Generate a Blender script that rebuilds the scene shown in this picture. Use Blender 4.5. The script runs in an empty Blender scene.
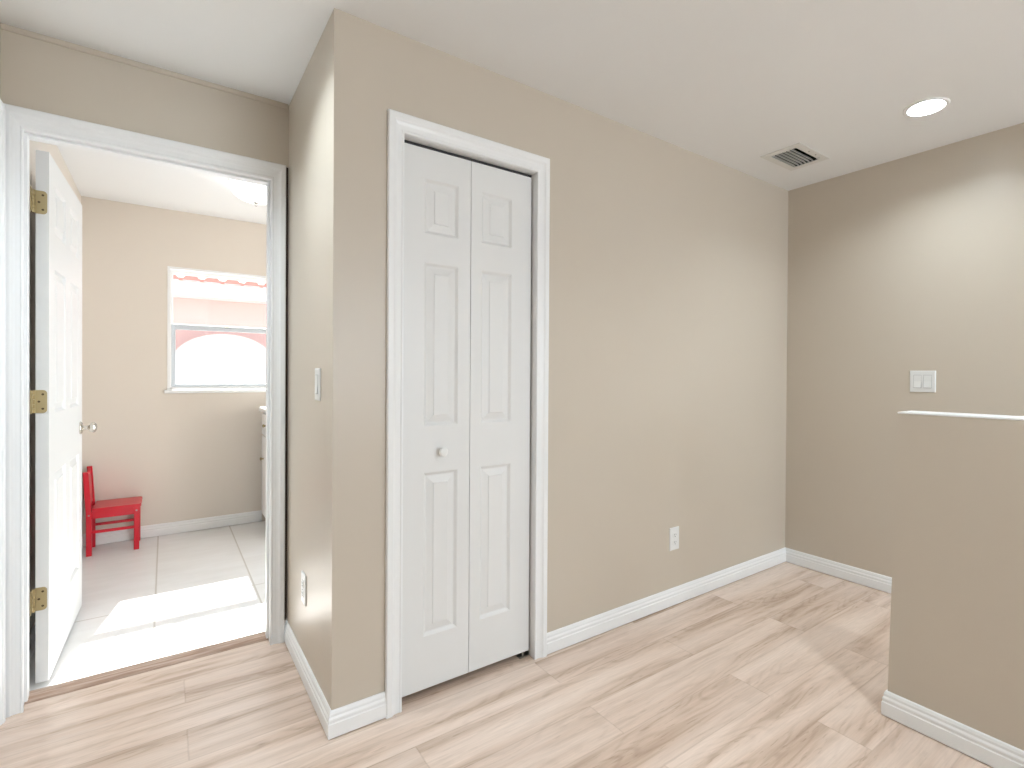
import bpy, bmesh, math, random
from mathutils import Vector, Matrix

random.seed(4)
S = bpy.context.scene
COL = S.collection

# ------------------------------------------------------------------ camera
f_px, W_px = 516.83, 1024
cam_d = bpy.data.cameras.new('camera')
cam = bpy.data.objects.new('camera', cam_d)
COL.objects.link(cam)
CAM = Vector((-0.4548, -1.8036, 1.2245))
Fv = Vector((0.58509518, 0.81094159, -0.0061128))
Rv = Vector((0.81096311, -0.58506287, 0.00634547))
Uv = Vector((-0.00156943, 0.00866996, 0.99996118))
M = Matrix((Rv, Uv, -Fv)).transposed().to_4x4()
M.translation = CAM
cam.matrix_world = M
cam_d.sensor_fit = 'HORIZONTAL'
cam_d.sensor_width = 36
cam_d.lens = f_px * 36 / W_px
cam_d.shift_x = -26.0 / W_px
cam_d.shift_y = -6.72 / W_px
cam_d.clip_start = 0.02
S.camera = cam

# ------------------------------------------------------------------ light
S.view_settings.view_transform = 'Standard'
S.view_settings.look = 'None'
S.view_settings.gamma = 1
S.view_settings.use_curve_mapping = False
S.view_settings.exposure = 0.68

world = bpy.data.worlds.new('daylight sky')
S.world = world
world.use_nodes = True
bg = world.node_tree.nodes['Background']
bg.inputs['Color'].default_value = (0.80, 0.91, 1.0, 1)
bg.inputs['Strength'].default_value = 1.35


def lamp(name, kind, loc, energy, color=(1, 1, 1), **kw):
    d = bpy.data.lights.new(name, kind)
    d.energy = energy
    d.color = color
    for k, v in kw.items():
        setattr(d, k, v)
    o = bpy.data.objects.new(name, d)
    COL.objects.link(o)
    o.location = loc
    return o


sun = lamp('sun', 'SUN', (0, 8, 8), 20, (1.0, 0.985, 0.97), angle=0.009)
sun.rotation_euler = Vector((-0.19, -1.0, -0.883)).to_track_quat('-Z', 'Y').to_euler()

HALL_E = 410.0         # each recessed lamp of the hall, watts
ROOM_BOWL = 3.2       # radiance of the glass bowl lamp
FILL_E = 6.6           # added fill standing at an unseen laundry window
laundry_fill = lamp('laundry fill light', 'AREA', (1.02, 1.45, 1.08), FILL_E, (0.80, 0.90, 1.0),
           shape='RECTANGLE', size=1.75, size_y=0.8)
laundry_fill.rotation_euler = (0, math.radians(90), 0)
landing_fill = lamp('landing fill light', 'AREA', (1.65, -6.45, 1.5), 75, (0.78, 0.89, 1.0),  # added fill from an unseen window behind the camera
            shape='RECTANGLE', size=2.0, size_y=1.3)
landing_fill.rotation_euler = (math.radians(90), 0, 0)

# ------------------------------------------------------------------ key dimensions
H = 2.44
D = 0.779            # front face of the doorway wall
DB = 0.90            # its back face
XB = 2.868           # right wall
XL = -0.924          # left wall
DR = 2.965           # laundry back wall
DO = 3.20            # its outer face
XR = 1.05            # laundry right wall
YB = -6.5            # wall behind the camera


# ------------------------------------------------------------------ materials
def mat(name, col, rough=0.5, metal=0.0, spec=0.5):
    m = bpy.data.materials.new(name)
    m.use_nodes = True
    b = m.node_tree.nodes['Principled BSDF']
    b.inputs['Base Color'].default_value = (*col, 1)
    b.inputs['Roughness'].default_value = rough
    b.inputs['Metallic'].default_value = metal
    b.inputs['Specular IOR Level'].default_value = spec
    return m


def N(m, kind, **kw):
    n = m.node_tree.nodes.new(kind)
    for k, v in kw.items():
        setattr(n, k, v)
    return n


def L(m, a, b):
    m.node_tree.links.new(a, b)


def bump(m, scale, strength, detail=3, dist=0.002):
    b = m.node_tree.nodes['Principled BSDF']
    tc = N(m, 'ShaderNodeTexCoord')
    nz = N(m, 'ShaderNodeTexNoise')
    nz.inputs['Scale'].default_value = scale
    nz.inputs['Detail'].default_value = detail
    bp = N(m, 'ShaderNodeBump')
    bp.inputs['Strength'].default_value = strength
    bp.inputs['Distance'].default_value = dist
    L(m, tc.outputs['Object'], nz.inputs['Vector'])
    L(m, nz.outputs['Fac'], bp.inputs['Height'])
    L(m, bp.outputs['Normal'], b.inputs['Normal'])
    return m


def mottled(name, c1, c2, scale, rough, bscale, bstrength, spec=0.5):
    """paint with a slight uneven tone and an orange-peel surface"""
    m = mat(name, c1, rough, spec=spec)
    b = m.node_tree.nodes['Principled BSDF']
    tc = N(m, 'ShaderNodeTexCoord')
    nz = N(m, 'ShaderNodeTexNoise')
    nz.inputs['Scale'].default_value = scale
    nz.inputs['Detail'].default_value = 4
    mx = N(m, 'ShaderNodeMix', data_type='RGBA')
    mx.inputs['A'].default_value = (*c1, 1)
    mx.inputs['B'].default_value = (*c2, 1)
    L(m, tc.outputs['Object'], nz.inputs['Vector'])
    L(m, nz.outputs['Fac'], mx.inputs['Factor'])
    L(m, mx.outputs['Result'], b.inputs['Base Color'])
    bump(m, bscale, bstrength)
    return m


WALL = mottled('beige wall paint', (0.610, 0.538, 0.445), (0.592, 0.520, 0.430), 3, 0.36, 160, 0.10)
WALL_LIT = mottled('wall paint lightened for laundry light', (0.775, 0.705, 0.625), (0.755, 0.685, 0.605), 3, 0.5, 160, 0.10)  # wall paint made lighter; extra laundry light is put into its colour
SASH_SHADE = mat('sash paint greyed for shade', (0.60, 0.64, 0.68), 0.4)  # sash greyed; its shade against the sun is put into the colour
SCREWD = mat('dark bronze screw', (0.10, 0.07, 0.04), 0.4, 1.0)
CEIL = mottled('white ceiling paint', (0.90, 0.90, 0.895), (0.885, 0.885, 0.88), 3, 0.8, 60, 0.10, 0.2)
TRIM = mottled('white trim paint', (0.90, 0.90, 0.895), (0.885, 0.885, 0.88), 6, 0.32, 40, 0.0)
DOORW = mottled('white door paint', (0.81, 0.805, 0.79), (0.80, 0.795, 0.78), 6, 0.38, 90, 0.03)
PLATE = mat('white plastic', (0.82, 0.82, 0.80), 0.3)
GAPM = mat('shaded plastic seam', (0.50, 0.50, 0.49), 0.5)  # grey stands in for shade in the seam round a rocker
SLOT = mat('dark slot', (0.03, 0.03, 0.03), 0.6)
BARE = mat('bare dark wood', (0.055, 0.03, 0.02), 0.8)
DARK = mat('dark closet inside', (0.05, 0.045, 0.04), 0.8)  # near-black colour for the closet inside
BRASS = bump(mat('aged brass', (0.42, 0.34, 0.19), 0.34, 1.0), 60, 0.25)
CHROME = mat('polished nickel', (0.62, 0.58, 0.52), 0.16, 1.0)
STEEL = mat('brushed steel', (0.45, 0.43, 0.40), 0.35, 1.0)
REDP = mottled('glossy red paint', (0.66, 0.012, 0.030), (0.58, 0.010, 0.026), 12, 0.28, 50, 0.05)
VENTP = mat('vent white enamel', (0.78, 0.77, 0.74), 0.4)
DUCT = mat('dark duct', (0.015, 0.015, 0.015), 0.9)
COUNTER = mat('white laminate', (0.85, 0.85, 0.84), 0.3)


def ramp(m, stops, interp='LINEAR'):
    r = N(m, 'ShaderNodeValToRGB')
    r.color_ramp.interpolation = interp
    e = r.color_ramp.elements
    while len(e) < len(stops):
        e.new(0.5)
    for i, (p, c) in enumerate(stops):
        e[i].position = p
        e[i].color = (*c, 1)
    return r


def math_node(m, op, a, b=None):
    n = N(m, 'ShaderNodeMath', operation=op)
    for i, v in ((0, a), (1, b)):
        if v is None:
            continue
        if isinstance(v, (int, float)):
            n.inputs[i].default_value = v
        else:
            L(m, v, n.inputs[i])
    return n.outputs[0]


def vec(m, x, y, z):
    c = N(m, 'ShaderNodeCombineXYZ')
    for i, v in enumerate((x, y, z)):
        if isinstance(v, (int, float)):
            c.inputs[i].default_value = v
        else:
            L(m, v, c.inputs[i])
    return c.outputs[0]


def noise(m, v, scale, detail=4, rough=0.55, dist=0.0):
    n = N(m, 'ShaderNodeTexNoise')
    n.inputs['Scale'].default_value = scale
    n.inputs['Detail'].default_value = detail
    n.inputs['Roughness'].default_value = rough
    n.inputs['Distortion'].default_value = dist
    L(m, v, n.inputs['Vector'])
    return n.outputs['Fac']


def mix(m, fac, a, b, blend='MIX'):
    n = N(m, 'ShaderNodeMix', data_type='RGBA', blend_type=blend)
    for key, v in (('Factor', fac), ('A', a), ('B', b)):
        if isinstance(v, tuple):
            n.inputs[key].default_value = (*v, 1)
        elif isinstance(v, (int, float)):
            n.inputs[key].default_value = v
        else:
            L(m, v, n.inputs[key])
    return n.outputs['Result']


def plank_material():
    m = mat('oak vinyl planks', (0.6, 0.5, 0.42), 0.26)
    b = m.node_tree.nodes['Principled BSDF']
    tc = N(m, 'ShaderNodeTexCoord')
    sp = N(m, 'ShaderNodeSeparateXYZ')
    L(m, tc.outputs['Object'], sp.inputs[0])
    x, y = sp.outputs[0], sp.outputs[1]
    pw, pl = 0.176, 1.21
    yr = math_node(m, 'DIVIDE', math_node(m, 'ADD', y, 0.555), pw)
    row = math_node(m, 'FLOOR', yr)
    fy = math_node(m, 'SUBTRACT', yr, row)
    off = math_node(m, 'MULTIPLY', row, 0.605)
    xr = math_node(m, 'DIVIDE', math_node(m, 'SUBTRACT', math_node(m, 'SUBTRACT', x, 0.818), off), pl)
    cell = math_node(m, 'FLOOR', xr)
    fx = math_node(m, 'SUBTRACT', xr, cell)
    wn = N(m, 'ShaderNodeTexWhiteNoise', noise_dimensions='3D')
    L(m, vec(m, row, cell, 3.7), wn.inputs['Vector'])
    rnd = wn.outputs['Value']
    shift = math_node(m, 'MULTIPLY', rnd, 37.0)
    # long soft tone patches
    v1 = vec(m, math_node(m, 'ADD', math_node(m, 'MULTIPLY', x, 0.62), shift), math_node(m, 'MULTIPLY', y, 9.0), shift)
    n1 = noise(m, v1, 1.7, 2, 0.5)
    # cathedral rings: contour lines of a slow stretched field
    v2 = vec(m, math_node(m, 'ADD', math_node(m, 'MULTIPLY', x, 1.0), shift), math_node(m, 'MULTIPLY', y, 6.0), shift)
    n2 = noise(m, v2, 1.3, 2, 0.4)
    ring = math_node(m, 'SINE', math_node(m, 'MULTIPLY', n2, 95.0))
    rr = ramp(m, [(0.0, (0, 0, 0)), (0.55, (0.08, 0.08, 0.08)), (1.0, (1, 1, 1))])
    L(m, math_node(m, 'MULTIPLY_ADD', ring, 0.5), rr.inputs[0])
    m.node_tree.nodes[-1].inputs[2].default_value = 0.5
    # fine fibre
    v3 = vec(m, math_node(m, 'ADD', math_node(m, 'MULTIPLY', x, 6.0), shift), math_node(m, 'MULTIPLY', y, 170.0), shift)
    n3 = noise(m, v3, 1.0, 4, 0.7)
    v4 = vec(m, math_node(m, 'ADD', math_node(m, 'MULTIPLY', x, 2.0), shift), math_node(m, 'MULTIPLY', y, 48.0), shift)
    n4 = noise(m, v4, 1.0, 3, 0.6)
    base = ramp(m, [(0.30, (0.59, 0.445, 0.35)), (0.42, (0.70, 0.55, 0.45)), (0.54, (0.76, 0.62, 0.525)), (0.72, (0.80, 0.67, 0.58))])
    L(m, n1, base.inputs[0])
    # rings show mostly in the darker wood
    dark = ramp(m, [(0.34, (1, 1, 1)), (0.48, (0.35, 0.35, 0.35)), (0.62, (0.16, 0.16, 0.16))])
    L(m, n1, dark.inputs[0])
    st = ramp(m, [(0.40, (0, 0, 0)), (0.62, (1, 1, 1))])
    L(m, n4, st.inputs[0])
    rf = math_node(m, 'MULTIPLY', dark.outputs[0], math_node(m, 'ADD', math_node(m, 'MULTIPLY', rr.outputs[0], 0.62), math_node(m, 'MULTIPLY', st.outputs[0], 0.32)))
    c = mix(m, math_node(m, 'MULTIPLY', rf, 0.65), base.outputs[0], (0.43, 0.315, 0.235))
    # short dark pores
    v5 = vec(m, math_node(m, 'ADD', math_node(m, 'MULTIPLY', x, 16.0), shift), math_node(m, 'MULTIPLY', y, 110.0), shift)
    po = ramp(m, [(0.60, (0, 0, 0)), (0.70, (1, 1, 1))])
    L(m, noise(m, v5, 1.0, 2, 0.5), po.inputs[0])
    c = mix(m, math_node(m, 'MULTIPLY', math_node(m, 'MULTIPLY', po.outputs[0], dark.outputs[0]), 0.5), c, (0.36, 0.26, 0.19))
    fib = ramp(m, [(0.35, (0.93, 0.925, 0.92)), (0.65, (1.03, 1.03, 1.03))])
    L(m, n3, fib.inputs[0])
    c = mix(m, 1.0, c, fib.outputs[0], 'MULTIPLY')
    tone = ramp(m, [(0.0, (0.985, 0.955, 0.93)), (0.5, (1.055, 1.035, 1.02)), (1.0, (1.11, 1.10, 1.09))])
    L(m, rnd, tone.inputs[0])
    c = mix(m, 1.0, c, tone.outputs[0], 'MULTIPLY')
    # joints
    ey = math_node(m, 'MULTIPLY', math_node(m, 'MINIMUM', fy, math_node(m, 'SUBTRACT', 1.0, fy)), pw)
    ex = math_node(m, 'MULTIPLY', math_node(m, 'MINIMUM', fx, math_node(m, 'SUBTRACT', 1.0, fx)), pl)
    e = math_node(m, 'MINIMUM', ex, ey)
    jr = ramp(m, [(0.0, (0.86, 0.84, 0.82)), (0.0016, (1, 1, 1))])
    L(m, e, jr.inputs[0])
    c = mix(m, 1.0, c, jr.outputs[0], 'MULTIPLY')
    L(m, c, b.inputs['Base Color'])
    bp = N(m, 'ShaderNodeBump')
    bp.inputs['Strength'].default_value = 0.12
    bp.inputs['Distance'].default_value = 0.001
    L(m, n3, bp.inputs['Height'])
    L(m, bp.outputs[0], b.inputs['Normal'])
    return m


def tile_material():
    m = mat('pale porcelain tile', (0.75, 0.70, 0.64), 0.30)
    b = m.node_tree.nodes['Principled BSDF']
    tc = N(m, 'ShaderNodeTexCoord')
    sp = N(m, 'ShaderNodeSeparateXYZ')
    L(m, tc.outputs['Object'], sp.inputs[0])
    xr = math_node(m, 'DIVIDE', math_node(m, 'ADD', sp.outputs[0], 0.495), 0.4575)
    yr = math_node(m, 'DIVIDE', math_node(m, 'SUBTRACT', sp.outputs[1], 1.553), 1.42)
    fx = math_node(m, 'FRACT', xr)
    fy = math_node(m, 'FRACT', yr)
    wn = N(m, 'ShaderNodeTexWhiteNoise', noise_dimensions='3D')
    L(m, vec(m, math_node(m, 'FLOOR', xr), math_node(m, 'FLOOR', yr), 1.3), wn.inputs['Vector'])
    n = noise(m, vec(m, math_node(m, 'MULTIPLY', sp.outputs[0], 1.5), math_node(m, 'MULTIPLY', sp.outputs[1], 5.0), wn.outputs['Value']), 2.2, 5, 0.6, 0.5)
    r = ramp(m, [(0.3, (0.82, 0.795, 0.765)), (0.7, (0.88, 0.86, 0.84))])
    L(m, n, r.inputs[0])
    e = math_node(m, 'MINIMUM', math_node(m, 'MINIMUM', fx, math_node(m, 'SUBTRACT', 1.0, fx)),
                  math_node(m, 'MULTIPLY', math_node(m, 'MINIMUM', fy, math_node(m, 'SUBTRACT', 1.0, fy)), 3.1))
    g = ramp(m, [(0.0, (0.72, 0.68, 0.63)), (0.007, (0.72, 0.68, 0.63)), (0.010, (1, 1, 1))])
    L(m, e, g.inputs[0])
    L(m, mix(m, 1.0, r.outputs[0], g.outputs[0], 'MULTIPLY'), b.inputs['Base Color'])
    return m


def strip_material():
    m = mat('brown wood strip', (0.4, 0.26, 0.18), 0.4)
    b = m.node_tree.nodes['Principled BSDF']
    tc = N(m, 'ShaderNodeTexCoord')
    mp = N(m, 'ShaderNodeMapping')
    mp.inputs['Scale'].default_value = (5, 120, 60)
    L(m, tc.outputs['Object'], mp.inputs[0])
    n = noise(m, mp.outputs[0], 1.0, 4, 0.6)
    r = ramp(m, [(0.3, (0.30, 0.17, 0.11)), (0.5, (0.47, 0.33, 0.25)), (0.7, (0.60, 0.46, 0.37))])
    L(m, n, r.inputs[0])
    L(m, r.outputs[0], b.inputs['Base Color'])
    return m


def emit(name, col, strength):
    m = bpy.data.materials.new(name)
    m.use_nodes = True
    nt = m.node_tree
    nt.nodes.clear()
    o = nt.nodes.new('ShaderNodeOutputMaterial')
    e = nt.nodes.new('ShaderNodeEmission')
    e.inputs[0].default_value = (*col, 1)
    e.inputs[1].default_value = strength
    nt.links.new(e.outputs[0], o.inputs[0])
    return m


def clear(name, tint, gloss):
    """thin pane: see-through with a faint reflection"""
    m = bpy.data.materials.new(name)
    m.use_nodes = True
    nt = m.node_tree
    nt.nodes.clear()
    o = nt.nodes.new('ShaderNodeOutputMaterial')
    t = nt.nodes.new('ShaderNodeBsdfTransparent')
    t.inputs[0].default_value = (*tint, 1)
    g = nt.nodes.new('ShaderNodeBsdfGlossy')
    g.inputs['Roughness'].default_value = 0.03
    mx = nt.nodes.new('ShaderNodeMixShader')
    mx.inputs[0].default_value = gloss
    nt.links.new(t.outputs[0], mx.inputs[1])
    nt.links.new(g.outputs[0], mx.inputs[2])
    nt.links.new(mx.outputs[0], o.inputs[0])
    return m


def screen_material():
    m = bpy.data.materials.new('insect screen mesh')
    m.use_nodes = True
    nt = m.node_tree
    nt.nodes.clear()
    o = nt.nodes.new('ShaderNodeOutputMaterial')
    t = nt.nodes.new('ShaderNodeBsdfTransparent')
    g = nt.nodes.new('ShaderNodeBsdfTranslucent')
    g.inputs[0].default_value = (0.05, 0.05, 0.05, 1)
    mx = nt.nodes.new('ShaderNodeMixShader')
    mx.inputs[0].default_value = 0.42
    nt.links.new(t.outputs[0], mx.inputs[1])
    nt.links.new(g.outputs[0], mx.inputs[2])
    nt.links.new(mx.outputs[0], o.inputs[0])
    return m


PLANK = plank_material()
TILE = tile_material()
STRIP = strip_material()
GLASS = clear('window glass', (0.97, 0.98, 0.98), 0.04)
SCREEN = screen_material()
BOWL = emit('lit glass bowl', (0.98, 0.98, 0.97), ROOM_BOWL)
LENS = emit('lit lamp lens', (0.80, 0.92, 1.0), HALL_E)
LENS_SOFT = emit('softer lamp lens', (0.80, 0.92, 1.0), HALL_E * 0.60)
LENS_DIM = emit('dimmer lamp lens', (0.80, 0.92, 1.0), HALL_E * 0.98)
PINK = mottled('pink stucco', (0.80, 0.47, 0.44), (0.77, 0.45, 0.42), 2, 0.9, 40, 0.3)
TILEPINK = mottled('pink clay tile', (0.70, 0.26, 0.22), (0.62, 0.22, 0.19), 6, 0.8, 30, 0.3)
TILEPALE = mottled('pale roof tile', (0.85, 0.74, 0.70), (0.80, 0.68, 0.64), 6, 0.8, 30, 0.3)  # pale colour of the tile barrels and pans
WHITEP = mottled('white stucco', (0.88, 0.88, 0.87), (0.86, 0.86, 0.85), 4, 0.85, 40, 0.2)
GROUND = mottled('pale gravel ground', (0.62, 0.60, 0.55), (0.52, 0.50, 0.45), 20, 0.95, 60, 0.5)


# ------------------------------------------------------------------ mesh helpers
def box(bm, x0, x1, y0, y1, z0, z1, bev=0.0, mi=0):
    r = bmesh.ops.create_cube(bm, size=1)
    vs = r['verts']
    for v in vs:
        v.co = Vector(((x0 + x1) / 2 + v.co.x * (x1 - x0), (y0 + y1) / 2 + v.co.y * (y1 - y0), (z0 + z1) / 2 + v.co.z * (z1 - z0)))
    fs = set(f for v in vs for f in v.link_faces)
    for f in fs:
        f.material_index = mi
    if bev > 0:
        es = list({e for v in vs for e in v.link_edges})
        bmesh.ops.bevel(bm, geom=es, offset=bev, segments=2, profile=0.5, affect='EDGES')
    return vs


def quad(bm, pts, mi=0):
    f = bm.faces.new([bm.verts.new(p) for p in pts])
    f.material_index = mi
    return f


def loft(bm, rings, closed=True, caps=True, mi=0):
    """rings: lists of equal length of points"""
    vr = [[bm.verts.new(p) for p in r] for r in rings]
    n = len(vr[0])
    for a, b in zip(vr, vr[1:]):
        for i in range(n if closed else n - 1):
            j = (i + 1) % n
            f = bm.faces.new((a[i], a[j], b[j], b[i]))
            f.material_index = mi
    if caps and closed:
        for r in (vr[0], vr[-1]):
            f = bm.faces.new(r)
            f.material_index = mi


def lathe(bm, prof, n=32, axis='z', loc=(0, 0, 0), mi=0):
    """prof: (radius, height) pairs turned round an axis"""
    rings = []
    for r, h in prof:
        ring = []
        for k in range(n):
            a = 2 * math.pi * k / n
            c, s = r * math.cos(a), r * math.sin(a)
            p = {'z': (c, s, h), 'x': (h, c, s), 'y': (s, h, c)}[axis]
            ring.append(Vector(p) + Vector(loc))
        rings.append(ring)
    loft(bm, rings, True, True, mi)


def clean(bm):
    bmesh.ops.remove_doubles(bm, verts=bm.verts, dist=1e-6)
    bmesh.ops.recalc_face_normals(bm, faces=bm.faces)


def obj(name, bm, mats, parent=None, smooth=False, loc=None, fix=True):
    if fix:
        clean(bm)
    me = bpy.data.meshes.new(name)
    bm.to_mesh(me)
    bm.free()
    for mm in (mats if isinstance(mats, (list, tuple)) else [mats]):
        me.materials.append(mm)
    if smooth:
        for p in me.polygons:
            p.use_smooth = True
        try:
            me.set_sharp_from_angle(angle=math.radians(35))
        except Exception:
            pass
    o = bpy.data.objects.new(name, me)
    COL.objects.link(o)
    if parent:
        o.parent = parent
    if loc:
        o.location = loc
    return o


def tag(o, label, cat, group=None, kind=None):
    o['label'] = label
    o['category'] = cat
    if group:
        o['group'] = group
    if kind:
        o['kind'] = kind
    return o


def thing(name, label, cat, loc=(0, 0, 0), rz=0.0, group=None, kind=None):
    o = bpy.data.objects.new(name, None)
    COL.objects.link(o)
    o.empty_display_size = 0.1
    o.location = loc
    o.rotation_euler = (0, 0, rz)
    return tag(o, label, cat, group, kind)


def struct(name, bm, mats, label, cat, smooth=False):
    o = obj(name, bm, mats, smooth=smooth)
    return tag(o, label, cat, kind='structure')


# ------------------------------------------------------------------ room shell
bm = bmesh.new()
box(bm, XL - 0.12, XB + 0.12, YB - 0.12, D + 0.085, -0.08, 0.0)
struct('floor', bm, PLANK, 'pale oak plank floor of the landing in front of the closet', 'floor')

bm = bmesh.new()
box(bm, XL - 0.12, XR + 0.12, D + 0.0855, DR + 0.01, -0.08, 0.0)
struct('floor_laundry', bm, TILE, 'pale square tile floor beyond the open door', 'floor')

# the ceiling has round and square openings for lamps and vent
VX0, VX1, VY0, VY1 = 2.262, 2.512, -0.368, -0.226
LAMPS = [(2.327, -0.927), (1.25, -1.75), (-0.38, 0.06), (1.2, -4.2), (2.33, -2.9)]  # unseen lamps other than the doorway one are added fill
LR = 0.072


def ceiling_with_holes():
    bm = bmesh.new()
    es = []

    def loop(pts):
        vs = [bm.verts.new((p[0], p[1], H)) for p in pts]
        for a, b in zip(vs, vs[1:] + vs[:1]):
            es.append(bm.edges.new((a, b)))
    loop([(XL - 0.12, YB - 0.12), (XB + 0.12, YB - 0.12), (XB + 0.12, D), (XL - 0.12, D)])
    for cx, cy in LAMPS:
        loop([(cx + LR * math.cos(a * math.pi / 16), cy + LR * math.sin(a * math.pi / 16)) for a in range(32)])
    loop([(VX0, VY0), (VX1, VY0), (VX1, VY1), (VX0, VY1)])
    bmesh.ops.triangle_fill(bm, use_beauty=True, use_dissolve=False, edges=es)
    for f in bm.faces:
        if f.normal.z > 0:
            f.normal_flip()
    # upper skin closing the roof above the lamps
    quad(bm, [(XL - 0.12, YB - 0.12, H + 0.2), (XB + 0.12, YB - 0.12, H + 0.2), (XB + 0.12, D, H + 0.2), (XL - 0.12, D, H + 0.2)])
    o = obj('ceiling', bm, CEIL, fix=False)
    return tag(o, 'flat white ceiling of the landing with a vent and a recessed lamp', 'ceiling', kind='structure')


ceiling_with_holes()
bm = bmesh.new()
box(bm, XL - 0.12, XR + 0.12, D + 0.001, DO, H, H + 0.2)
struct('ceiling_laundry', bm, CEIL, 'bright white ceiling of the laundry room seen through the doorway', 'ceiling')

# doorway wall (opening -0.877..-0.062, head 2.10), ends a hair short of the return wall
OX0, OX1, OZ = -0.890, -0.055, 2.113
bm = bmesh.new()
box(bm, XL - 0.12, OX0, D, DB, 0, OZ)
box(bm, OX1, -0.0165, D, DB, 0, 2.160)
box(bm, XL - 0.12, OX1, D, DB, OZ, H)
box(bm, OX1, XR + 0.12, D, DB, 2.160, H)
box(bm, 0.0, XR + 0.12, D + 0.01, DB, 0, 2.160)
struct('wall_front', bm, WALL, 'beige wall around the open doorway', 'wall')

# left wall with a gap behind the photographer for nothing but a plain wall
bm = bmesh.new()
box(bm, XL - 0.12, XL, YB - 0.12, D, 0, H)
struct('wall_left', bm, WALL, 'beige wall at the extreme left edge beside the doorway', 'wall')
bm = bmesh.new()
box(bm, XB, XB + 0.12, YB - 0.12, D, 0, H + 0.1)
struct('wall_right', bm, WALL, 'beige end wall on the right under the recessed lamp', 'wall')
# wall behind the photographer with an opening for the added window
bm = bmesh.new()
box(bm, XL - 0.12, 0.6, YB - 0.12, YB, 0, H)
box(bm, 2.7, XB + 0.12, YB - 0.12, YB, 0, H)
box(bm, 0.6, 2.7, YB - 0.12, YB, 0, 0.85)
box(bm, 0.6, 2.7, YB - 0.12, YB, 2.15, H)
struct('wall_behind', bm, WALL, 'beige wall behind the photographer with an opening for the added window', 'wall')

# closet wall (opening 0.2414..0.834) and return wall in one block
CX0, CX1, CZ = 0.2414, 0.832, 2.085
bm = bmesh.new()
box(bm, 0.0, CX0 - 0.012, 0, 0.11, 0, H)
box(bm, CX1 + 0.012, XB, 0, 0.11, 0, H)
box(bm, CX0 - 0.012, CX1 + 0.012, 0, 0.11, CZ + 0.012, H)
struct('wall_closet', bm, WALL, 'long beige wall holding the white folding closet door', 'wall')
bm = bmesh.new()
box(bm, 0.0, 0.10, 0.1105, D + 0.009, 0, H)
struct('wall_return', bm, WALL, 'short beige side wall between doorway and closet corner', 'wall')
bm = bmesh.new()
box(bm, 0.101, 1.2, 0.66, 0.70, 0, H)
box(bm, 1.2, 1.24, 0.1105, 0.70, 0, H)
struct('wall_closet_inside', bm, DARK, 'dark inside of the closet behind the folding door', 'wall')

# half wall by the stairs, its end leaning a little
HX0, HX1, HZ = 1.660, 1.785, 1.092
bm = bmesh.new()
loft(bm, [[(HX0, YB, 0), (HX1, YB, 0), (HX1, YB, HZ), (HX0, YB, HZ)],
          [(HX0, -1.037, 0), (HX1, -1.037, 0), (HX1, -1.064, HZ), (HX0, -1.064, HZ)]])
struct('wall_half', bm, WALL, 'waist-high beige half wall at the right edge', 'wall')
bm = bmesh.new()
box(bm, HX0 - 0.001, HX1 + 0.001, YB, -1.061, HZ, HZ + 0.007, 0.002)
struct('trim_1', bm, TRIM, 'thin white cap on top of the half wall', 'trim')

# laundry walls
WX0, WX1, WZ0, WZ1 = -0.438, 0.62, 1.088, 2.012
bm = bmesh.new()
box(bm, XL - 0.12, WX0, DR, DO, 0, H)
box(bm, WX1, XR + 0.12, DR, DO, 0, H)
box(bm, WX0, WX1, DR, DO, 0, WZ0)
box(bm, WX0, WX1, DR, DO, WZ1, H)
struct('wall_laundry_back', bm, WALL_LIT, 'beige far wall of the laundry room around the window', 'wall')
bm = bmesh.new()
box(bm, XL - 0.125, XL - 0.005, DB, DR, 0, H)
struct('wall_laundry_left', bm, WALL_LIT, 'beige laundry wall behind the open door', 'wall')
bm = bmesh.new()
box(bm, XR, XR + 0.12, DB, 1.02, 0, H)
box(bm, XR, XR + 0.12, 1.88, DR, 0, H)
box(bm, XR, XR + 0.12, 1.02, 1.88, 0, 0.15)
box(bm, XR, XR + 0.12, 1.02, 1.88, 2.00, H)
struct('wall_laundry_right', bm, WALL_LIT, 'beige laundry wall on the right behind the cabinet', 'wall')


# ------------------------------------------------------------------ trim
def offset_path(path, d):
    """path of wall-face points; room lies to the right of travel"""
    out = []
    n = len(path)
    for i in range(n):
        p = Vector(path[i])
        ns = []
        if i > 0:
            t = (p - Vector(path[i - 1])).normalized()
            ns.append(Vector((t.y, -t.x)))
        if i < n - 1:
            t = (Vector(path[i + 1]) - p).normalized()
            ns.append(Vector((t.y, -t.x)))
        if len(ns) == 1:
            out.append(p + ns[0] * d)
        else:
            b = (ns[0] + ns[1]).normalized()
            out.append(p + b * d / b.dot(ns[0]))
    return out


BPROF = [(0.003, 0.0), (0.003, 0.0125), (0.006, 0.014), (0.050, 0.014), (0.053, 0.0115), (0.058, 0.0115), (0.061, 0.0125),
         (0.066, 0.012), (0.072, 0.0085), (0.080, 0.0085), (0.083, 0.0075), (0.088, 0.006), (0.091, 0.003), (0.091, 0.0)]


def baseboard(name, path, label):
    bm = bmesh.new()
    offs = [offset_path(path, t) for _, t in BPROF]
    rings = []
    for i in range(len(path)):
        rings.append([(offs[k][i].x, offs[k][i].y, BPROF[k][0]) for k in range(len(BPROF))])
    loft(bm, rings)
    return struct(name, bm, TRIM, label, 'baseboard')


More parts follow.
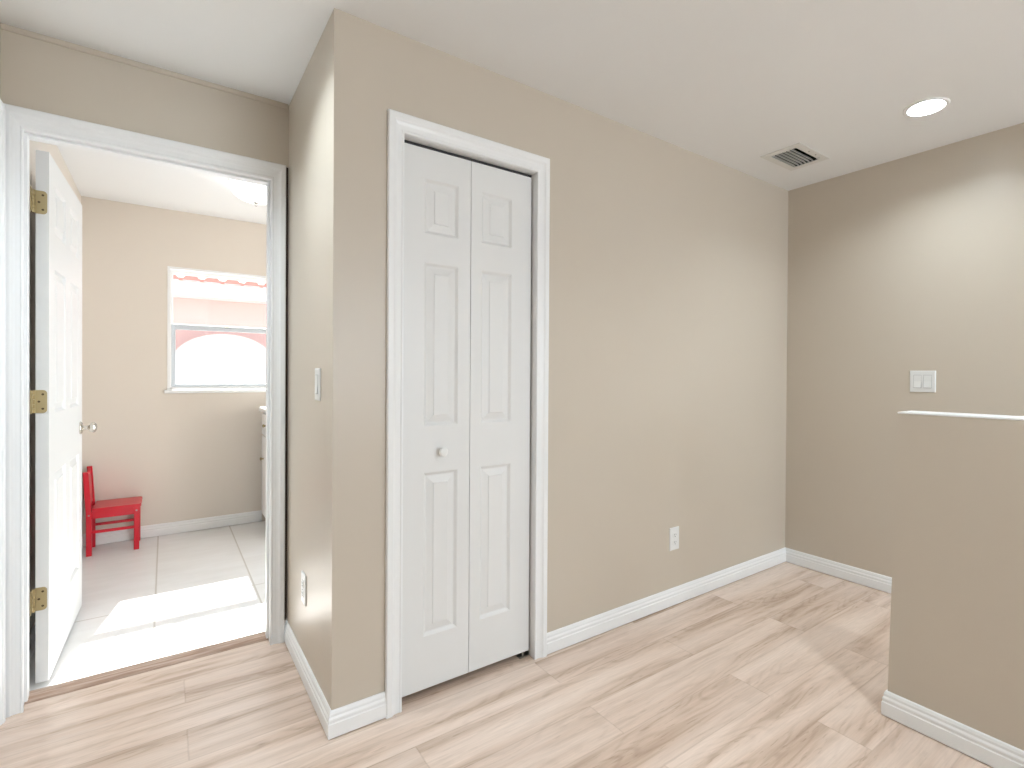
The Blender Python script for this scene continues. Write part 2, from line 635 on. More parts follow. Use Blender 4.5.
e = 0.0005
baseboard('baseboard_closet', [(0.0, D - 0.001), (0.0, 0.0), (0.1815, 0.0)], 'white baseboard wrapping the closet corner')
baseboard('baseboard_right', [(0.894, 0.0), (XB, 0.0), (XB, YB)], 'white baseboard along the closet wall and right wall')
baseboard('baseboard_half_wall', [(HX1, -1.3), (HX1, -1.039), (HX0, -1.039), (HX0, YB)][::-1][::-1], 'white baseboard at the foot of the half wall')
baseboard('baseboard_left', [(XL, YB), (XL, -0.170)], 'white baseboard at the extreme left edge')
baseboard('baseboard_laundry', [(XL - 0.005, DB), (XL - 0.005, DR), (0.19, DR)], 'white baseboard behind the red chair')

CPROF = [(0.0, 0.0), (0.0, 0.009), (0.002, 0.011), (0.007, 0.011), (0.010, 0.0085), (0.024, 0.0095), (0.033, 0.0125), (0.036, 0.0155),
         (0.040, 0.0175), (0.055, 0.018), (0.058, 0.0165), (0.060, 0.013), (0.060, 0.0)]


def casing(bm, x0, x1, zh, yw, wl=1.0, wr=1.0, wt=1.0, sgn=-1):
    """three-sided moulded casing on a wall face y=yw; x0,x1,zh inner edges"""
    rings = [[], [], [], []]
    for u, v in CPROF:
        y = yw + sgn * v
        rings[0].append((x0 - u * wl, y, 0.0))
        rings[1].append((x0 - u * wl, y, zh + u * wt))
        rings[2].append((x1 + u * wr, y, zh + u * wt))
        rings[3].append((x1 + u * wr, y, 0.0))
    loft(bm, rings)


# closet casing and jamb
bm = bmesh.new()
casing(bm, CX0, CX1, 2.087, 0.0, 1.0, 1.02, 1.15)
box(bm, CX0 - 0.012, CX0 - 0.002, 0.0005, 0.11, 0, CZ)
box(bm, CX1 + 0.002, CX1 + 0.012, 0.0005, 0.11, 0, CZ)
box(bm, CX0 - 0.012, CX1 + 0.012, 0.0005, 0.11, CZ + 0.001, CZ + 0.012)
struct('trim_2', bm, TRIM, 'white moulded casing around the folding closet door', 'trim')

# doorway casing and jamb
JX0, JX1, JZ = -0.873, -0.069, 2.093
bm = bmesh.new()
casing(bm, -0.866, -0.071, 2.086, D, 0.88, 0.98, 1.25)
box(bm, OX0 + 0.001, JX0, D + 0.0005, DB + 0.001, 0, JZ)
box(bm, JX1, OX1 - 0.001, D + 0.0005, DB + 0.001, 0, JZ)
box(bm, OX0 + 0.001, OX1 - 0.001, D + 0.0005, DB + 0.001, JZ, OZ - 0.001)
# stop
box(bm, JX0 + 0.0005, JX0 + 0.010, D + 0.04, D + 0.075, 0.012, JZ - 0.01)
box(bm, JX1 - 0.010, JX1 - 0.0005, D + 0.04, D + 0.075, 0.012, JZ - 0.01)
box(bm, JX0 + 0.0005, JX1 - 0.0005, D + 0.04, D + 0.075, JZ - 0.010, JZ - 0.0005)
struct('trim_3', bm, TRIM, 'white moulded casing and jamb of the open doorway', 'trim')

bm = bmesh.new()
box(bm, -0.0160, -0.0005, D + 0.003, D + 0.008, 0.092, 2.158)  # bare-wood strip; its dark colour stands in for the slot's shade
struct('trim_6', bm, BARE, 'dark bare-wood strip standing in for the shaded gap between doorway casing and side wall', 'trim')

# small bead between doorway wall and ceiling
bm = bmesh.new()
loft(bm, [[(x, D - 0.0003, H - 0.018), (x, D - 0.006, H - 0.017), (x, D - 0.010, H - 0.010), (x, D - 0.011, H - 0.0005), (x, D - 0.0003, H - 0.0005)]
          for x in (XL + 0.001, -0.004)])
struct('trim_4', bm, WALL, 'thin bead along the ceiling above the doorway', 'trim')

# casing of a second door on the left wall, its edge just inside the photo
LY0, LY1, LZ = -0.105, 0.690, 2.086
bm = bmesh.new()
rings = [[], [], [], []]
for u, v in CPROF:
    rings[0].append((XL + v, LY0 - u, 0.0))
    rings[1].append((XL + v, LY0 - u, LZ + u))
    rings[2].append((XL + v, LY1 + u, LZ + u))
    rings[3].append((XL + v, LY1 + u, 0.0))
loft(bm, rings)
struct('trim_7', bm, TRIM, 'white casing on the left wall at the extreme left edge', 'trim')

# threshold strip (half round)
bm = bmesh.new()
rings = []
for x in (-0.872, -0.070):
    rings.append([(x, 0.828 + 0.040 - 0.040 * math.cos(a * math.pi / 10), 0.0005 + 0.019 * math.sin(a * math.pi / 10)) for a in range(11)])
loft(bm, rings)
struct('trim_5', bm, STRIP, 'brown wood threshold strip across the doorway', 'trim', smooth=True)


# ------------------------------------------------------------------ doors
def panel_rings(bm, x0, x1, z0, z1, y, s):
    """a raised panel in a face at y; s=+1 sinks towards +y"""
    prof = [(0, 0), (0.003, 0.0015), (0.011, 0.009), (0.015, 0.0095), (0.040, 0.0025), (0.042, 0.0)]
    wmax = min(x1 - x0, z1 - z0) * 0.36
    k = min(1.0, wmax / 0.042)
    prev = None
    for d, dep in prof:
        d *= k
        r = [bm.verts.new(p) for p in ((x0 + d, y + s * dep, z0 + d), (x1 - d, y + s * dep, z0 + d),
                                       (x1 - d, y + s * dep, z1 - d), (x0 + d, y + s * dep, z1 - d))]
        if prev:
            for i in range(4):
                j = (i + 1) % 4
                bm.faces.new((prev[i], prev[j], r[j], r[i]))
        prev = r
    bm.faces.new(prev)


def door_slab(bm, w, h, t, cols, rows):
    """slab x 0..w, y 0..t, z 0..h with raised panels on both faces"""
    xs = sorted({0, w, *[v for c in cols for v in c]})
    zs = sorted({0, h, *[v for r in rows for v in r]})
    for y, s in ((0, 1), (t, -1)):
        for xa, xb in zip(xs, xs[1:]):
            for za, zb in zip(zs, zs[1:]):
                if (xa, xb) in cols and (za, zb) in rows:
                    panel_rings(bm, xa, xb, za, zb, y, s)
                else:
                    quad(bm, [(xa, y, za), (xb, y, za), (xb, y, zb), (xa, y, zb)])
    for xa, xb in zip(xs, xs[1:]):
        for z in (0, h):
            quad(bm, [(xa, 0, z), (xb, 0, z), (xb, t, z), (xa, t, z)])
    for za, zb in zip(zs, zs[1:]):
        for x in (0, w):
            quad(bm, [(x, 0, za), (x, t, za), (x, t, zb), (x, 0, zb)])


# six-panel door, swung into the laundry about its left edge
PIN = (-0.8655, 0.938)
door = thing('door_1', 'white six-panel door standing open into the laundry room', 'door', (PIN[0], PIN[1], 0), math.radians(88.5), kind='structure')
DW, DH, DT, DZ = 0.785, 2.062, 0.038, 0.014
bm = bmesh.new()
door_slab(bm, DW, DH, DT, [(0.105, 0.340), (0.450, 0.685)], [(0.225, 0.800), (1.040, 1.625), (1.765, 1.965)])
# the slab's local y runs from the room face (0, facing the right) backwards
for v in bm.verts:
    v.co = Vector((v.co.x + 0.010, v.co.y - 0.043, v.co.z + DZ))
slab = obj('door_panel', bm, DOORW, door)


def knob_profile():
    return [(0.0, 0.0), (0.032, 0.0), (0.032, 0.004), (0.027, 0.009), (0.013, 0.012), (0.010, 0.016), (0.010, 0.028),
            (0.014, 0.034), (0.022, 0.040), (0.0265, 0.047), (0.0265, 0.054), (0.020, 0.062), (0.009, 0.066), (0.0, 0.0665)]


bm = bmesh.new()
lathe(bm, [(r, -hh) for r, hh in knob_profile()], 32, 'y', (0.010 + DW - 0.065, -0.0432, 0.938))
k = obj('door_knob', bm, CHROME, door, smooth=True)
k['label'] = 'polished nickel knob on the near face'
bm = bmesh.new()
lathe(bm, knob_profile(), 32, 'y', (0.010 + DW - 0.065, -0.0048, 0.938))
k = obj('door_knob', bm, CHROME, door, smooth=True)
k['label'] = 'polished nickel knob on the far face'


def hinge(z):
    """leaf on the door edge, knuckle at the pin"""
    bm = bmesh.new()
    # leaf with rounded outer corners, lying on the hinge edge (local x = 0.010)
    pts = []
    y0, y1, hz, r = -0.038, -0.004, 0.0445, 0.012
    pts += [(y1, -hz), (y1, hz)]
    for a in range(5):
        t = math.radians(90 + a * 22.5)
        pts.append((y0 + r + r * math.cos(t), hz - r + r * math.sin(t)))
    for a in range(5):
        t = math.radians(180 + a * 22.5)
        pts.append((y0 + r + r * math.cos(t), -hz + r + r * math.sin(t)))
    loft(bm, [[(0.0075, p[0], z + p[1]) for p in pts], [(0.0096, p[0], z + p[1]) for p in pts]])
    # knuckle of five barrels
    for i in range(5):
        za = z - 0.0445 + i * 0.0178
        lathe(bm, [(0.0, za), (0.0056, za + 0.0004), (0.0060, za + 0.001), (0.0060, za + 0.0162), (0.0056, za + 0.0168), (0.0, za + 0.0172)], 14, 'z', (0.001, 0.001, 0))
    box(bm, 0.001, 0.0094, -0.0055, -0.0035, z - 0.0445, z + 0.0445)
    # jamb leaf
    box(bm, -0.034, 0.0, 0.0005, 0.0025, z - 0.0445, z + 0.0445)
    hg = obj('hinge', bm, BRASS, door, smooth=True)
    for dy, dz in ((-0.026, 0.028), (-0.015, 0.0), (-0.026, -0.028)):
        bm = bmesh.new()
        lathe(bm, [(0.0, 0.0076), (0.0035, 0.0074), (0.0042, 0.0070), (0.0, 0.0062)], 12, 'x', (0, dy, z + dz))
        obj('screw', bm, SCREWD, hg)


for z in (1.876, 1.106, 0.340):
    hinge(z)

# closed door in the left wall
side = thing('door_3', 'closed white six-panel door on the left wall outside the photo', 'door', (XL + 0.0005, LY0 + 0.002, 0), math.radians(90), kind='structure')
bm = bmesh.new()
door_slab(bm, 0.791, 2.070, 0.008, [(0.105, 0.340), (0.450, 0.685)], [(0.225, 0.800), (1.040, 1.625), (1.765, 1.965)])
for v in bm.verts:
    v.co = Vector((v.co.x, -0.0002 - (0.008 - v.co.y) * 1.0, v.co.z + 0.012))
obj('door_panel', bm, DOORW, side)

# folding closet door: two leaves
LX = [(0.2465, 0.5325), (0.5350, 0.8270)]
closet = thing('door_2', 'white two-leaf folding closet door with raised panels', 'door', (0, 0, 0), kind='structure')
leaves = []
for (xa, xb), px in zip(LX, ((0.337, 0.480), (0.581, 0.729))):
    bm = bmesh.new()
    zb = 0.026
    door_slab(bm, xb - xa, 2.072 - zb, 0.032, [(px[0] - xa, px[1] - xa)],
              [(0.225 - zb, 0.848 - zb), (1.024 - zb, 1.644 - zb), (1.753 - zb, 1.960 - zb)])
    for v in bm.verts:
        v.co = Vector((v.co.x + xa, v.co.y + 0.030, v.co.z + zb))
    leaves.append(obj('door_leaf', bm, DOORW, closet))
leaves[0]['label'] = 'left folding leaf with the round knob'
leaves[1]['label'] = 'right folding leaf without a knob'
bm = bmesh.new()
lathe(bm, [(0.0, 0.0), (0.010, 0.0), (0.0085, -0.004), (0.008, -0.010), (0.012, -0.015), (0.0165, -0.020), (0.0175, -0.026), (0.014, -0.031), (0.006, -0.0335), (0.0, -0.034)], 28, 'y', (0.408, 0.0298, 0.925))
obj('door_knob', bm, PLATE, leaves[0], smooth=True)
bm = bmesh.new()
box(bm, CX0 + 0.001, CX1 - 0.001, 0.036, 0.060, CZ - 0.008, CZ)
obj('track', bm, SLOT, closet)
bm = bmesh.new()
box(bm, 0.782, CX1 - 0.0025, 0.030, 0.056, 0.0005, 0.006)
box(bm, CX1 - 0.006, CX1 - 0.003, 0.030, 0.056, 0.006, 0.030)
lathe(bm, [(0.0, 0.006), (0.006, 0.006), (0.006, 0.024), (0.0, 0.0242)], 14, 'z', (0.805, 0.044, 0))
obj('floor_bracket', bm, STEEL, closet)


# ------------------------------------------------------------------ wall plates
def plate_mesh(w, h):
    bm = bmesh.new()
    loft(bm, [[(-w / 2 + d, -y, -h / 2 + d), (w / 2 - d, -y, -h / 2 + d), (w / 2 - d, -y, h / 2 - d), (-w / 2 + d, -y, h / 2 - d)]
              for d, y in ((0, 0.0003), (0, 0.003), (0.0025, 0.0055), (0.005, 0.006))])
    return bm


def rocker(parent, x):
    bm = bmesh.new()
    loft(bm, [[(x - 0.0165, -0.0061, z0), (x + 0.0165, -0.0061, z0), (x + 0.0165, -yo, z0), (x - 0.0165, -yo, z0)]
              for z0, yo in ((-0.033, 0.0105), (0.0, 0.0070), (0.033, 0.0075))])
    obj('rocker', bm, PLATE, parent)


def switch(label, loc, rz, gangs):
    t = thing('light_switch', label, 'light switch', loc, rz)
    obj('cover_plate', plate_mesh(0.118 if gangs == 2 else 0.074, 0.117), PLATE, t)
    for x in ((-0.023, 0.023) if gangs == 2 else (0.0,)):
        bm = bmesh.new()
        # shallow surround, then the rocker
        for a, b, c, d in ((-0.0185, 0.0185, 0.0335, 0.0355), (-0.0185, 0.0185, -0.0355, -0.0335)):
            box(bm, x + a, x + b, -0.0068, -0.0061, c, d)
        for a, b in ((-0.0185, -0.017), (0.017, 0.0185)):
            box(bm, x + a, x + b, -0.0068, -0.0061, -0.0335, 0.0335)
        obj('surround', bm, GAPM, t)
        rocker(t, x)
    return t


def outlet(label, loc, rz):
    t = thing('wall_outlet', label, 'outlet', loc, rz, group=None)
    obj('cover_plate', plate_mesh(0.074, 0.120), PLATE, t)
    for z in (0.0195, -0.0195):
        bm = bmesh.new()
        pts = []
        for a in range(24):
            ang = 2 * math.pi * a / 24
            pts.append((max(-0.0165, min(0.0165, 0.0185 * math.cos(ang))), max(-0.014, min(0.014, 0.0185 * math.sin(ang)))))
        loft(bm, [[(p[0], -0.0061, z + p[1]) for p in pts], [(p[0], -0.0080, z + p[1]) for p in pts]])
        r = obj('receptacle', bm, PLATE, t)
        for xa, za, zb in ((-0.0070, -0.001, 0.008), (0.0052, 0.0, 0.007)):
            bm = bmesh.new()
            box(bm, xa, xa + 0.0018, -0.0085, -0.0079, z + za, z + zb)
            obj('slot', bm, SLOT, r)
        bm = bmesh.new()
        lathe(bm, [(0.0, -0.0085), (0.0026, -0.0085), (0.0026, -0.0079), (0.0, -0.0079)], 12, 'y', (0, 0, z - 0.0075))
        obj('ground_hole', bm, SLOT, r)
    bm = bmesh.new()
    lathe(bm, [(0.0, -0.0072), (0.003, -0.0070), (0.0034, -0.0061), (0.0, -0.0060)], 12, 'y')
    obj('screw', bm, PLATE, t)
    return t


switch('white double rocker light switch on the right end wall', (XB, -0.755, 1.198), math.radians(-90), 2)
switch('white single light switch on the side wall near closet corner', (0.0, 0.197, 1.182), math.radians(-90), 1)
outlet('white duplex outlet low on the long beige wall past the closet', (1.747, 0.0, 0.353), 0)
outlet('white duplex outlet low on the side wall beside the doorway', (0.0, 0.420, 0.360), math.radians(-90))


# ------------------------------------------------------------------ ceiling vent
vent = thing('ceiling_vent', 'white louvred air vent in the ceiling near the corner', 'vent', (0, 0, 0))
bm = bmesh.new()
fx0, fx1, fy0, fy1 = 2.222, 2.545, -0.408, -0.190
for a, b, c, d in ((fx0, fx1, fy0, VY0), (fx0, fx1, VY1, fy1), (fx0, VX0, VY0, VY1), (VX1, fx1, VY0, VY1)):
    box(bm, a, b, c, d, H - 0.005, H - 0.0004)
obj('frame', bm, VENTP, vent)
bm = bmesh.new()
quad(bm, [(VX0, VY0, H + 0.10), (VX1, VY0, H + 0.10), (VX1, VY1, H + 0.10), (VX0, VY1, H + 0.10)])
quad(bm, [(VX0, VY0, H), (VX1, VY0, H), (VX1, VY0, H + 0.1), (VX0, VY0, H + 0.1)])
quad(bm, [(VX0, VY1, H), (VX1, VY1, H), (VX1, VY1, H + 0.1), (VX0, VY1, H + 0.1)])
quad(bm, [(VX0, VY0, H), (VX0, VY1, H), (VX0, VY1, H + 0.1), (VX0, VY0, H + 0.1)])
quad(bm, [(VX1, VY0, H), (VX1, VY1, H), (VX1, VY1, H + 0.1), (VX1, VY0, H + 0.1)])
obj('duct_box', bm, DUCT, vent)
for i in range(6):
    yc = VY0 + 0.030 + i * 0.0205
    bm = bmesh.new()
    prof = []
    for a in range(6):
        t = a / 5
        prof.append((yc + 0.016 * t ** 1.6, H - 0.004 + 0.024 * t))
    back = [(p[0] + 0.0012, p[1] - 0.0006) for p in prof][::-1]
    ring = prof + back
    loft(bm, [[(x, p[0], p[1]) for p in ring] for x in (VX0 + 0.001, VX1 - 0.001)])
    obj('louvre_blade', bm, VENTP, vent)
bm = bmesh.new()
for x in (2.36, 2.43):
    bm = bmesh.new()
    lathe(bm, [(0.0, H - 0.0075), (0.004, H - 0.007), (0.005, H - 0.005), (0.0, H - 0.0048)], 12, 'z', (x, -0.388, 0))
    obj('screw', bm, STEEL, vent)
bm = bmesh.new()
box(bm, 2.470, 2.478, -0.392, -0.372, H - 0.012, H - 0.0045, 0.001)
obj('lever', bm, VENTP, vent)


# ------------------------------------------------------------------ recessed lamps
def downlight(cx, cy, label, lens=None, dp=0.043):
    t = thing('recessed_light', label, 'ceiling light', (cx, cy, H))
    bm = bmesh.new()
    lathe(bm, [(LR, -0.0004), (LR + 0.014, -0.0004), (LR + 0.014, -0.003), (LR + 0.010, -0.006), (LR - 0.002, -0.006), (LR - 0.004, -0.003), (LR - 0.004, -0.0004)][::-1] + [], 48)
    # remove the inner caps so that the ring stays open
    for f in [f for f in bm.faces if len(f.verts) > 4]:
        bm.faces.remove(f)
    obj('trim_ring', bm, TRIM, t, smooth=True)
    bm = bmesh.new()
    lathe(bm, [(LR - 0.004, -0.003), (LR - 0.010, 0.018), (LR - 0.018, dp)], 48)
    for f in [f for f in bm.faces if len(f.verts) > 4]:
        bm.faces.remove(f)
    obj('reflector', bm, TRIM, t, smooth=True)
    bm = bmesh.new()
    lathe(bm, [(LR - 0.017, dp + 0.002), (LR - 0.017, dp - 0.0015), (0.03, dp - 0.004), (0.0, dp - 0.0045)], 48)
    obj('lens', bm, lens or LENS, t, smooth=True)


downlight(*LAMPS[0], 'round recessed ceiling light glowing near the right wall', LENS_SOFT)
for p, w in zip(LAMPS[1:], ('added as fill in front of the folding door', 'in front of the doorway', 'added as fill far behind the photographer', 'added as fill over the stair side of the half wall')):
    downlight(*p, 'round recessed ceiling light outside the photo, ' + w, LENS_DIM if 'doorway' in w else LENS, 0.062 if 'doorway' in w else 0.043)

# ------------------------------------------------------------------ laundry bowl lamp
bl = thing('bowl_light', 'lit glass bowl light on the laundry ceiling', 'ceiling light', (0.016, 1.95, H))
bm = bmesh.new()
lathe(bm, [(0.0, -0.0005), (0.145, -0.0005), (0.145, -0.012), (0.135, -0.018), (0.0, -0.018)], 40)
obj('pan', bm, TRIM, bl, smooth=True)
bm = bmesh.new()
prof = [(0.152, -0.020)]
for a in range(1, 10):
    t = a / 10 * math.pi / 2
    prof.append((0.152 * math.cos(t) ** 0.9, -0.022 - 0.105 * math.sin(t)))
prof.append((0.004, -0.128))
lathe(bm, prof, 40)
obj('glass_bowl', bm, BOWL, bl, smooth=True)
bm = bmesh.new()
lathe(bm, [(0.0, -0.127), (0.016, -0.128), (0.013, -0.134), (0.006, -0.137), (0.008, -0.142), (0.008, -0.147), (0.003, -0.153), (0.0, -0.1535)], 20)
obj('finial', bm, STEEL, bl, smooth=True)
for a in (math.radians(185), math.radians(305), math.radians(65)):
    bm = bmesh.new()
    c = Vector((0.150 * math.cos(a), 0.150 * math.sin(a), -0.018))
    box(bm, c.x - 0.007, c.x + 0.007, c.y - 0.005, c.y + 0.005, c.z - 0.012, c.z + 0.014, 0.002)
    obj('clip', bm, STEEL, bl)

# ------------------------------------------------------------------ laundry window
win = thing('window_1', 'white single-hung laundry window looking onto the pink building', 'window', (0, 0, 0), kind='structure')
GY = 3.085
bm = bmesh.new()
fw = 0.022
for a, b, c, d in ((WX0 + 0.0005, WX0 + fw, WZ0, WZ1), (WX1 - fw, WX1 - 0.0005, WZ0, WZ1), (WX0 + fw, WX1 - fw, WZ1 - fw, WZ1 - 0.0005), (WX0 + fw, WX1 - fw, WZ0 + 0.0005, WZ0 + fw)):
    box(bm, a, b, GY - 0.035, GY + 0.05, c, d, 0.003)
obj('window_frame', bm, TRIM, win)
bm = bmesh.new()
ix0, ix1 = WX0 + fw, WX1 - fw
RZ = 1.575
for a, b, c, d in ((ix0, ix0 + 0.026, WZ0 + fw, RZ + 0.018), (ix1 - 0.026, ix1, WZ0 + fw, RZ + 0.018), (ix0 + 0.026, ix1 - 0.026, RZ - 0.024, RZ + 0.018), (ix0 + 0.026, ix1 - 0.026, WZ0 + fw, WZ0 + fw + 0.022)):
    box(bm, a, b, GY - 0.030, GY - 0.004, c, d, 0.003)
sash = obj('lower_sash', bm, SASH_SHADE, win)
bm = bmesh.new()
for x in (-0.05, 0.25):
    box(bm, x - 0.022, x + 0.022, GY - 0.040, GY - 0.0302, RZ + 0.006, RZ + 0.017, 0.002)
obj('sash_lock', bm, STEEL, sash)
bm = bmesh.new()
box(bm, ix0 + 0.024, ix1 - 0.024, GY - 0.019, GY - 0.015, WZ0 + fw + 0.020, RZ - 0.022)
obj('lower_pane', bm, GLASS, sash)
bm = bmesh.new()
for a, b, c, d in ((ix0, ix0 + 0.010, RZ - 0.018, WZ1 - fw), (ix1 - 0.010, ix1, RZ - 0.018, WZ1 - fw), (ix0 + 0.010, ix1 - 0.010, RZ - 0.022, RZ + 0.012), (ix0 + 0.010, ix1 - 0.010, WZ1 - fw - 0.010, WZ1 - fw)):
    box(bm, a, b, GY + 0.002, GY + 0.026, c, d, 0.002)
us = obj('upper_sash', bm, TRIM, win)
bm = bmesh.new()
box(bm, ix0 + 0.008, ix1 - 0.008, GY + 0.012, GY + 0.016, RZ + 0.010, WZ1 - fw - 0.008)
obj('upper_pane', bm, GLASS, us)
bm = bmesh.new()
quad(bm, [(ix0 + 0.002, GY + 0.042, WZ0 + fw), (ix1 - 0.002, GY + 0.042, WZ0 + fw), (ix1 - 0.002, GY + 0.042, RZ - 0.005), (ix0 + 0.002, GY + 0.042, RZ - 0.005)])
sc = obj('insect_screen', bm, SCREEN, win)
bm = bmesh.new()
box(bm, WX0 - 0.022, WX1 + 0.022, DR - 0.022, DR - 0.0004, WZ0 - 0.026, WZ0, 0.004)
box(bm, WX0 + 0.001, WX1 - 0.001, DR - 0.001, GY - 0.036, WZ0 - 0.0, WZ0 + 0.006)
obj('window_sill', bm, TRIM, win)
# thin white bead round the opening
bm = bmesh.new()
for a, b, c, d in ((WX0 - 0.004, WX0 + 0.010, WZ0, WZ1 + 0.004), (WX1 - 0.010, WX1 + 0.004, WZ0, WZ1 + 0.004), (WX0 + 0.010, WX1 - 0.010, WZ1 - 0.010, WZ1 + 0.004)):
    box(bm, a, b, DR - 0.004, GY - 0.036, c, d)
obj('reveal', bm, TRIM, win)

# second laundry window and the landing window, both added out of view for fill light
for n, (o, w, h, rz) in enumerate((((XR + 0.06, 1.45, 0.15), 0.86, 1.85, math.radians(90)), ((1.65, YB - 0.06, 0.85), 2.10, 1.30, 0.0))):
    wt = thing('window_%d' % (n + 2), 'white window added out of view for fill light, on the %s' % ('laundry side wall' if n == 0 else 'wall behind the photographer'), 'window', o, rz, kind='structure')
    bm = bmesh.new()
    for a, b, c, d in ((-w / 2, -w / 2 + 0.04, 0, h), (w / 2 - 0.04, w / 2, 0, h), (-w / 2 + 0.04, w / 2 - 0.04, h - 0.04, h), (-w / 2 + 0.04, w / 2 - 0.04, 0, 0.04), (-w / 2 + 0.04, w / 2 - 0.04, h / 2 - 0.02, h / 2 + 0.02)):
        box(bm, a, b, -0.03, 0.03, c, d)
    obj('window_frame', bm, TRIM, wt)
    bm = bmesh.new()
    box(bm, -w / 2 + 0.03, w / 2 - 0.03, -0.003, 0.003, 0.03, h - 0.03)
    obj('window_pane', bm, GLASS, wt)

# ------------------------------------------------------------------ red child's chair
ch = thing('child_chair', "small glossy red wooden child's chair by the laundry wall", 'chair', (-0.735, 2.815, 0))
ox, oy = -0.735, 2.815


def post(pts, half):
    bm = bmesh.new()
    rings = []
    b = 0.003
    for x, y, z in pts:
        hx, hy = half
        rings.append([(x - hx + b, y - hy, z), (x + hx - b, y - hy, z), (x + hx, y - hy + b, z), (x + hx, y + hy - b, z),
                      (x + hx - b, y + hy, z), (x - hx + b, y + hy, z), (x - hx, y + hy - b, z), (x - hx, y - hy + b, z)])
    loft(bm, rings)
    return bm


ys = (-0.110, 0.110)
for y in ys:
    obj('leg', post([(0.122, y, 0), (0.122, y, 0.294)], (0.0145, 0.0145)), REDP, ch)
    obj('leg', post([(-0.127, y, 0), (-0.128, y, 0.28), (-0.144, y, 0.552 if y < 0 else 0.560), (-0.1445, y, 0.557 if y < 0 else 0.565)], (0.0145, 0.0135)), REDP, ch)
    bm = bmesh.new()
    box(bm, -0.1135, 0.1085, y - 0.009, y + 0.009, 0.146, 0.164, 0.003)
    obj('stretcher', bm, REDP, ch)
    bm = bmesh.new()
    box(bm, -0.1135, 0.107, y - 0.010, y + 0.010, 0.244, 0.2935, 0.002)
    obj('apron', bm, REDP, ch)
for x in (-0.122, 0.122):
    bm = bmesh.new()
    box(bm, x - 0.009 - (0.005 if x < 0 else 0), x + 0.009, -0.095, 0.095, 0.244, 0.2935, 0.002)
    obj('apron', bm, REDP, ch)
# seat with rounded, gently waved front edge
bm = bmesh.new()
out = []
for i in range(13):
    t = i / 12
    y = -0.134 + 0.268 * t
    x = 0.146 + 0.004 * math.cos(t * 2 * math.pi * 2)
    if i in (0, 12):
        x -= 0.010
    out.append((x, y))
out += [(-0.110, 0.134), (-0.110, -0.134)]
loft(bm, [[(px * s, py * s, z) for px, py in out] for z, s in ((0.294, 0.985), (0.297, 1.0), (0.311, 1.0), (0.3145, 0.985))])
obj('seat', bm, REDP, ch)
# backrest board with a curved cut-out top
bm = bmesh.new()
for x0, x1 in ((-0.006, 0.006),):
    rings = []
    for i in range(13):
        y = -0.0955 + 0.191 * i / 12
        zt = 0.545 + 0.012 * math.cos((i / 12 - 0.5) * math.pi * 2 + math.pi)
        lean = lambda z: -0.131 - 0.012 * (z - 0.32) / 0.23
        rings.append([(lean(0.33) + x0, y, 0.33), (lean(0.33) + x1, y, 0.33), (lean(zt) + x1, y, zt), (lean(zt) + x0, y, zt)])
    loft(bm, rings)
obj('backrest', bm, REDP, ch)
# cap screws on the near side
for x in (-0.122, 0.122):
    bm = bmesh.new()
    lathe(bm, [(0.0, -0.1262), (0.005, -0.1258), (0.006, -0.1246), (0.0, -0.1244)], 12, 'y', (x - (0.005 if x < 0 else 0), 0, 0.270))
    obj('screw_cap', bm, STEEL, ch)

# ------------------------------------------------------------------ laundry cabinet along the right
KX, KY0, KY1 = 0.190, 2.35, 2.83
cab = thing('laundry_cabinet', 'white laundry base cabinet at the right side of the doorway view', 'cabinet', (0, 0, 0))
bm = bmesh.new()
box(bm, KX, XR - 0.001, KY0, KY1, 0.09, 0.915)
box(bm, KX + 0.05, XR - 0.001, KY0, KY1, 0.0, 0.09)
obj('body', bm, COUNTER, cab)
bm = bmesh.new()
box(bm, KX - 0.040, XR - 0.001, KY0 - 0.01, KY1 + 0.012, 0.916, 0.952, 0.010)
obj('countertop', bm, COUNTER, cab)
n = 1
for i in range(n):
    ya = KY0 + 0.012 + i * (KY1 - KY0 - 0.012) / n
    yb = ya + (KY1 - KY0 - 0.012) / n - 0.012
    bm = bmesh.new()
    box(bm, KX - 0.020, KX - 0.0005, ya, yb, 0.735, 0.900, 0.004)
    dr = obj('drawer', bm, COUNTER, cab)
    bm = bmesh.new()
    lathe(bm, [(0.0, 0.0), (0.006, 0.0), (0.005, -0.010), (0.012, -0.016), (0.013, -0.021), (0.008, -0.026), (0.0, -0.027)], 18, 'x', (KX - 0.0202, (ya + yb) / 2, 0.818))
    obj('knob', bm, BRASS, dr, smooth=True)
    bm = bmesh.new()
    box(bm, KX - 0.020, KX - 0.0005, ya, yb, 0.105, 0.722, 0.004)
    dd = obj('cabinet_door', bm, COUNTER, cab)
    bm = bmesh.new()
    lathe(bm, [(0.0, 0.0), (0.006, 0.0), (0.005, -0.010), (0.012, -0.016), (0.013, -0.021), (0.008, -0.026), (0.0, -0.027)], 18, 'x', (KX - 0.0202, yb - 0.10, 0.55))
    obj('knob', bm, BRASS, dd, smooth=True)

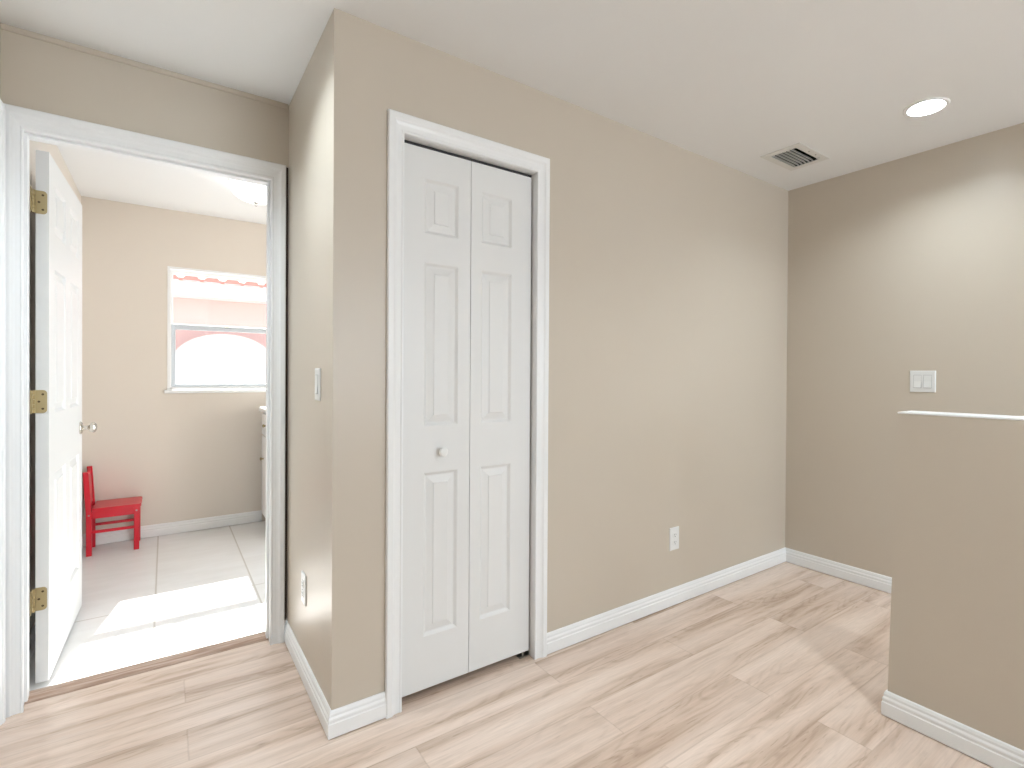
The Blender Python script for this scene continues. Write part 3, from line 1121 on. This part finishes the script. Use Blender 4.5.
# ------------------------------------------------------------------ outside
bm = bmesh.new()
quad(bm, [(-25, DO, -0.10), (25, DO, -0.10), (25, 40, -0.10), (-25, 40, -0.10)])
struct('ground', bm, GROUND, 'pale ground outside the laundry window', 'ground')
NB = thing('neighbor_building', 'pink building with a tiled roof outside the laundry window', 'building', (0, 6.5, -0.1))
NY = 6.5
bm = bmesh.new()
box(bm, -6, 8, 0.35, 8.0, 0, 2.42)
obj('wall', bm, PINK, NB)
bm = bmesh.new()
box(bm, -6.4, 8.4, 0.0, 0.03, 2.345, 2.535)
box(bm, -6.4, 8.4, 0.03, 0.35, 2.345, 2.37)
obj('fascia', bm, WHITEP, NB)
bm = bmesh.new()
pitch = 0.235
slope = math.tan(math.radians(17))
nb = int(14.8 / pitch)
for i in range(nb):
    xc = -6.4 + (i + 0.5) * pitch
    ring0, ring1 = [], []
    for a in range(9):
        t = math.pi * a / 8
        px, pz = xc - 0.100 * math.cos(t), 0.078 * math.sin(t)
        ring0.append((px, -0.05, 2.535 + pz))
        ring1.append((px, 4.2, 2.535 + pz + slope * 4.25))
    v0 = [bm.verts.new(p) for p in ring0]
    v1 = [bm.verts.new(p) for p in ring1]
    for a in range(8):
        f = bm.faces.new((v0[a], v0[a + 1], v1[a + 1], v1[a]))
        f.material_index = 0
    f = bm.faces.new(v0)
    f.material_index = 1
    # pan between the barrels, its front closed in pink mortar
    xa, xb = xc + 0.094, xc + pitch - 0.094
    quad(bm, [(xa, -0.045, 2.570), (xb, -0.045, 2.570), (xb, 4.2, 2.570 + slope * 4.25), (xa, 4.2, 2.570 + slope * 4.25)], 0)
    quad(bm, [(xa, -0.045, 2.525), (xb, -0.045, 2.525), (xb, -0.045, 2.570), (xa, -0.045, 2.570)], 1)
quad(bm, [(-6.4, -0.05, 2.53), (8.4, -0.05, 2.53), (8.4, 0.0, 2.53), (-6.4, 0.0, 2.53)], 1)
obj('tiled_roof', bm, [TILEPALE, TILEPINK], NB)
# white arched block standing proud of the pink wall, for an unidentified shape
bm = bmesh.new()
cxa, wa, zs, za = 0.22, 0.62, 1.35, 0.50
pts = [(cxa - wa, 0.0)]
for a in range(25):
    t = math.pi - math.pi * a / 24
    pts.append((cxa + wa * math.cos(t), zs + za * math.sin(t) ** 0.8 if math.sin(t) > 0 else zs))
pts.append((cxa + wa, 0.0))
loft(bm, [[(p[0], y, p[1]) for p in pts] for y in (0.06, 0.3495)])
obj('arch', bm, WHITEP, NB)
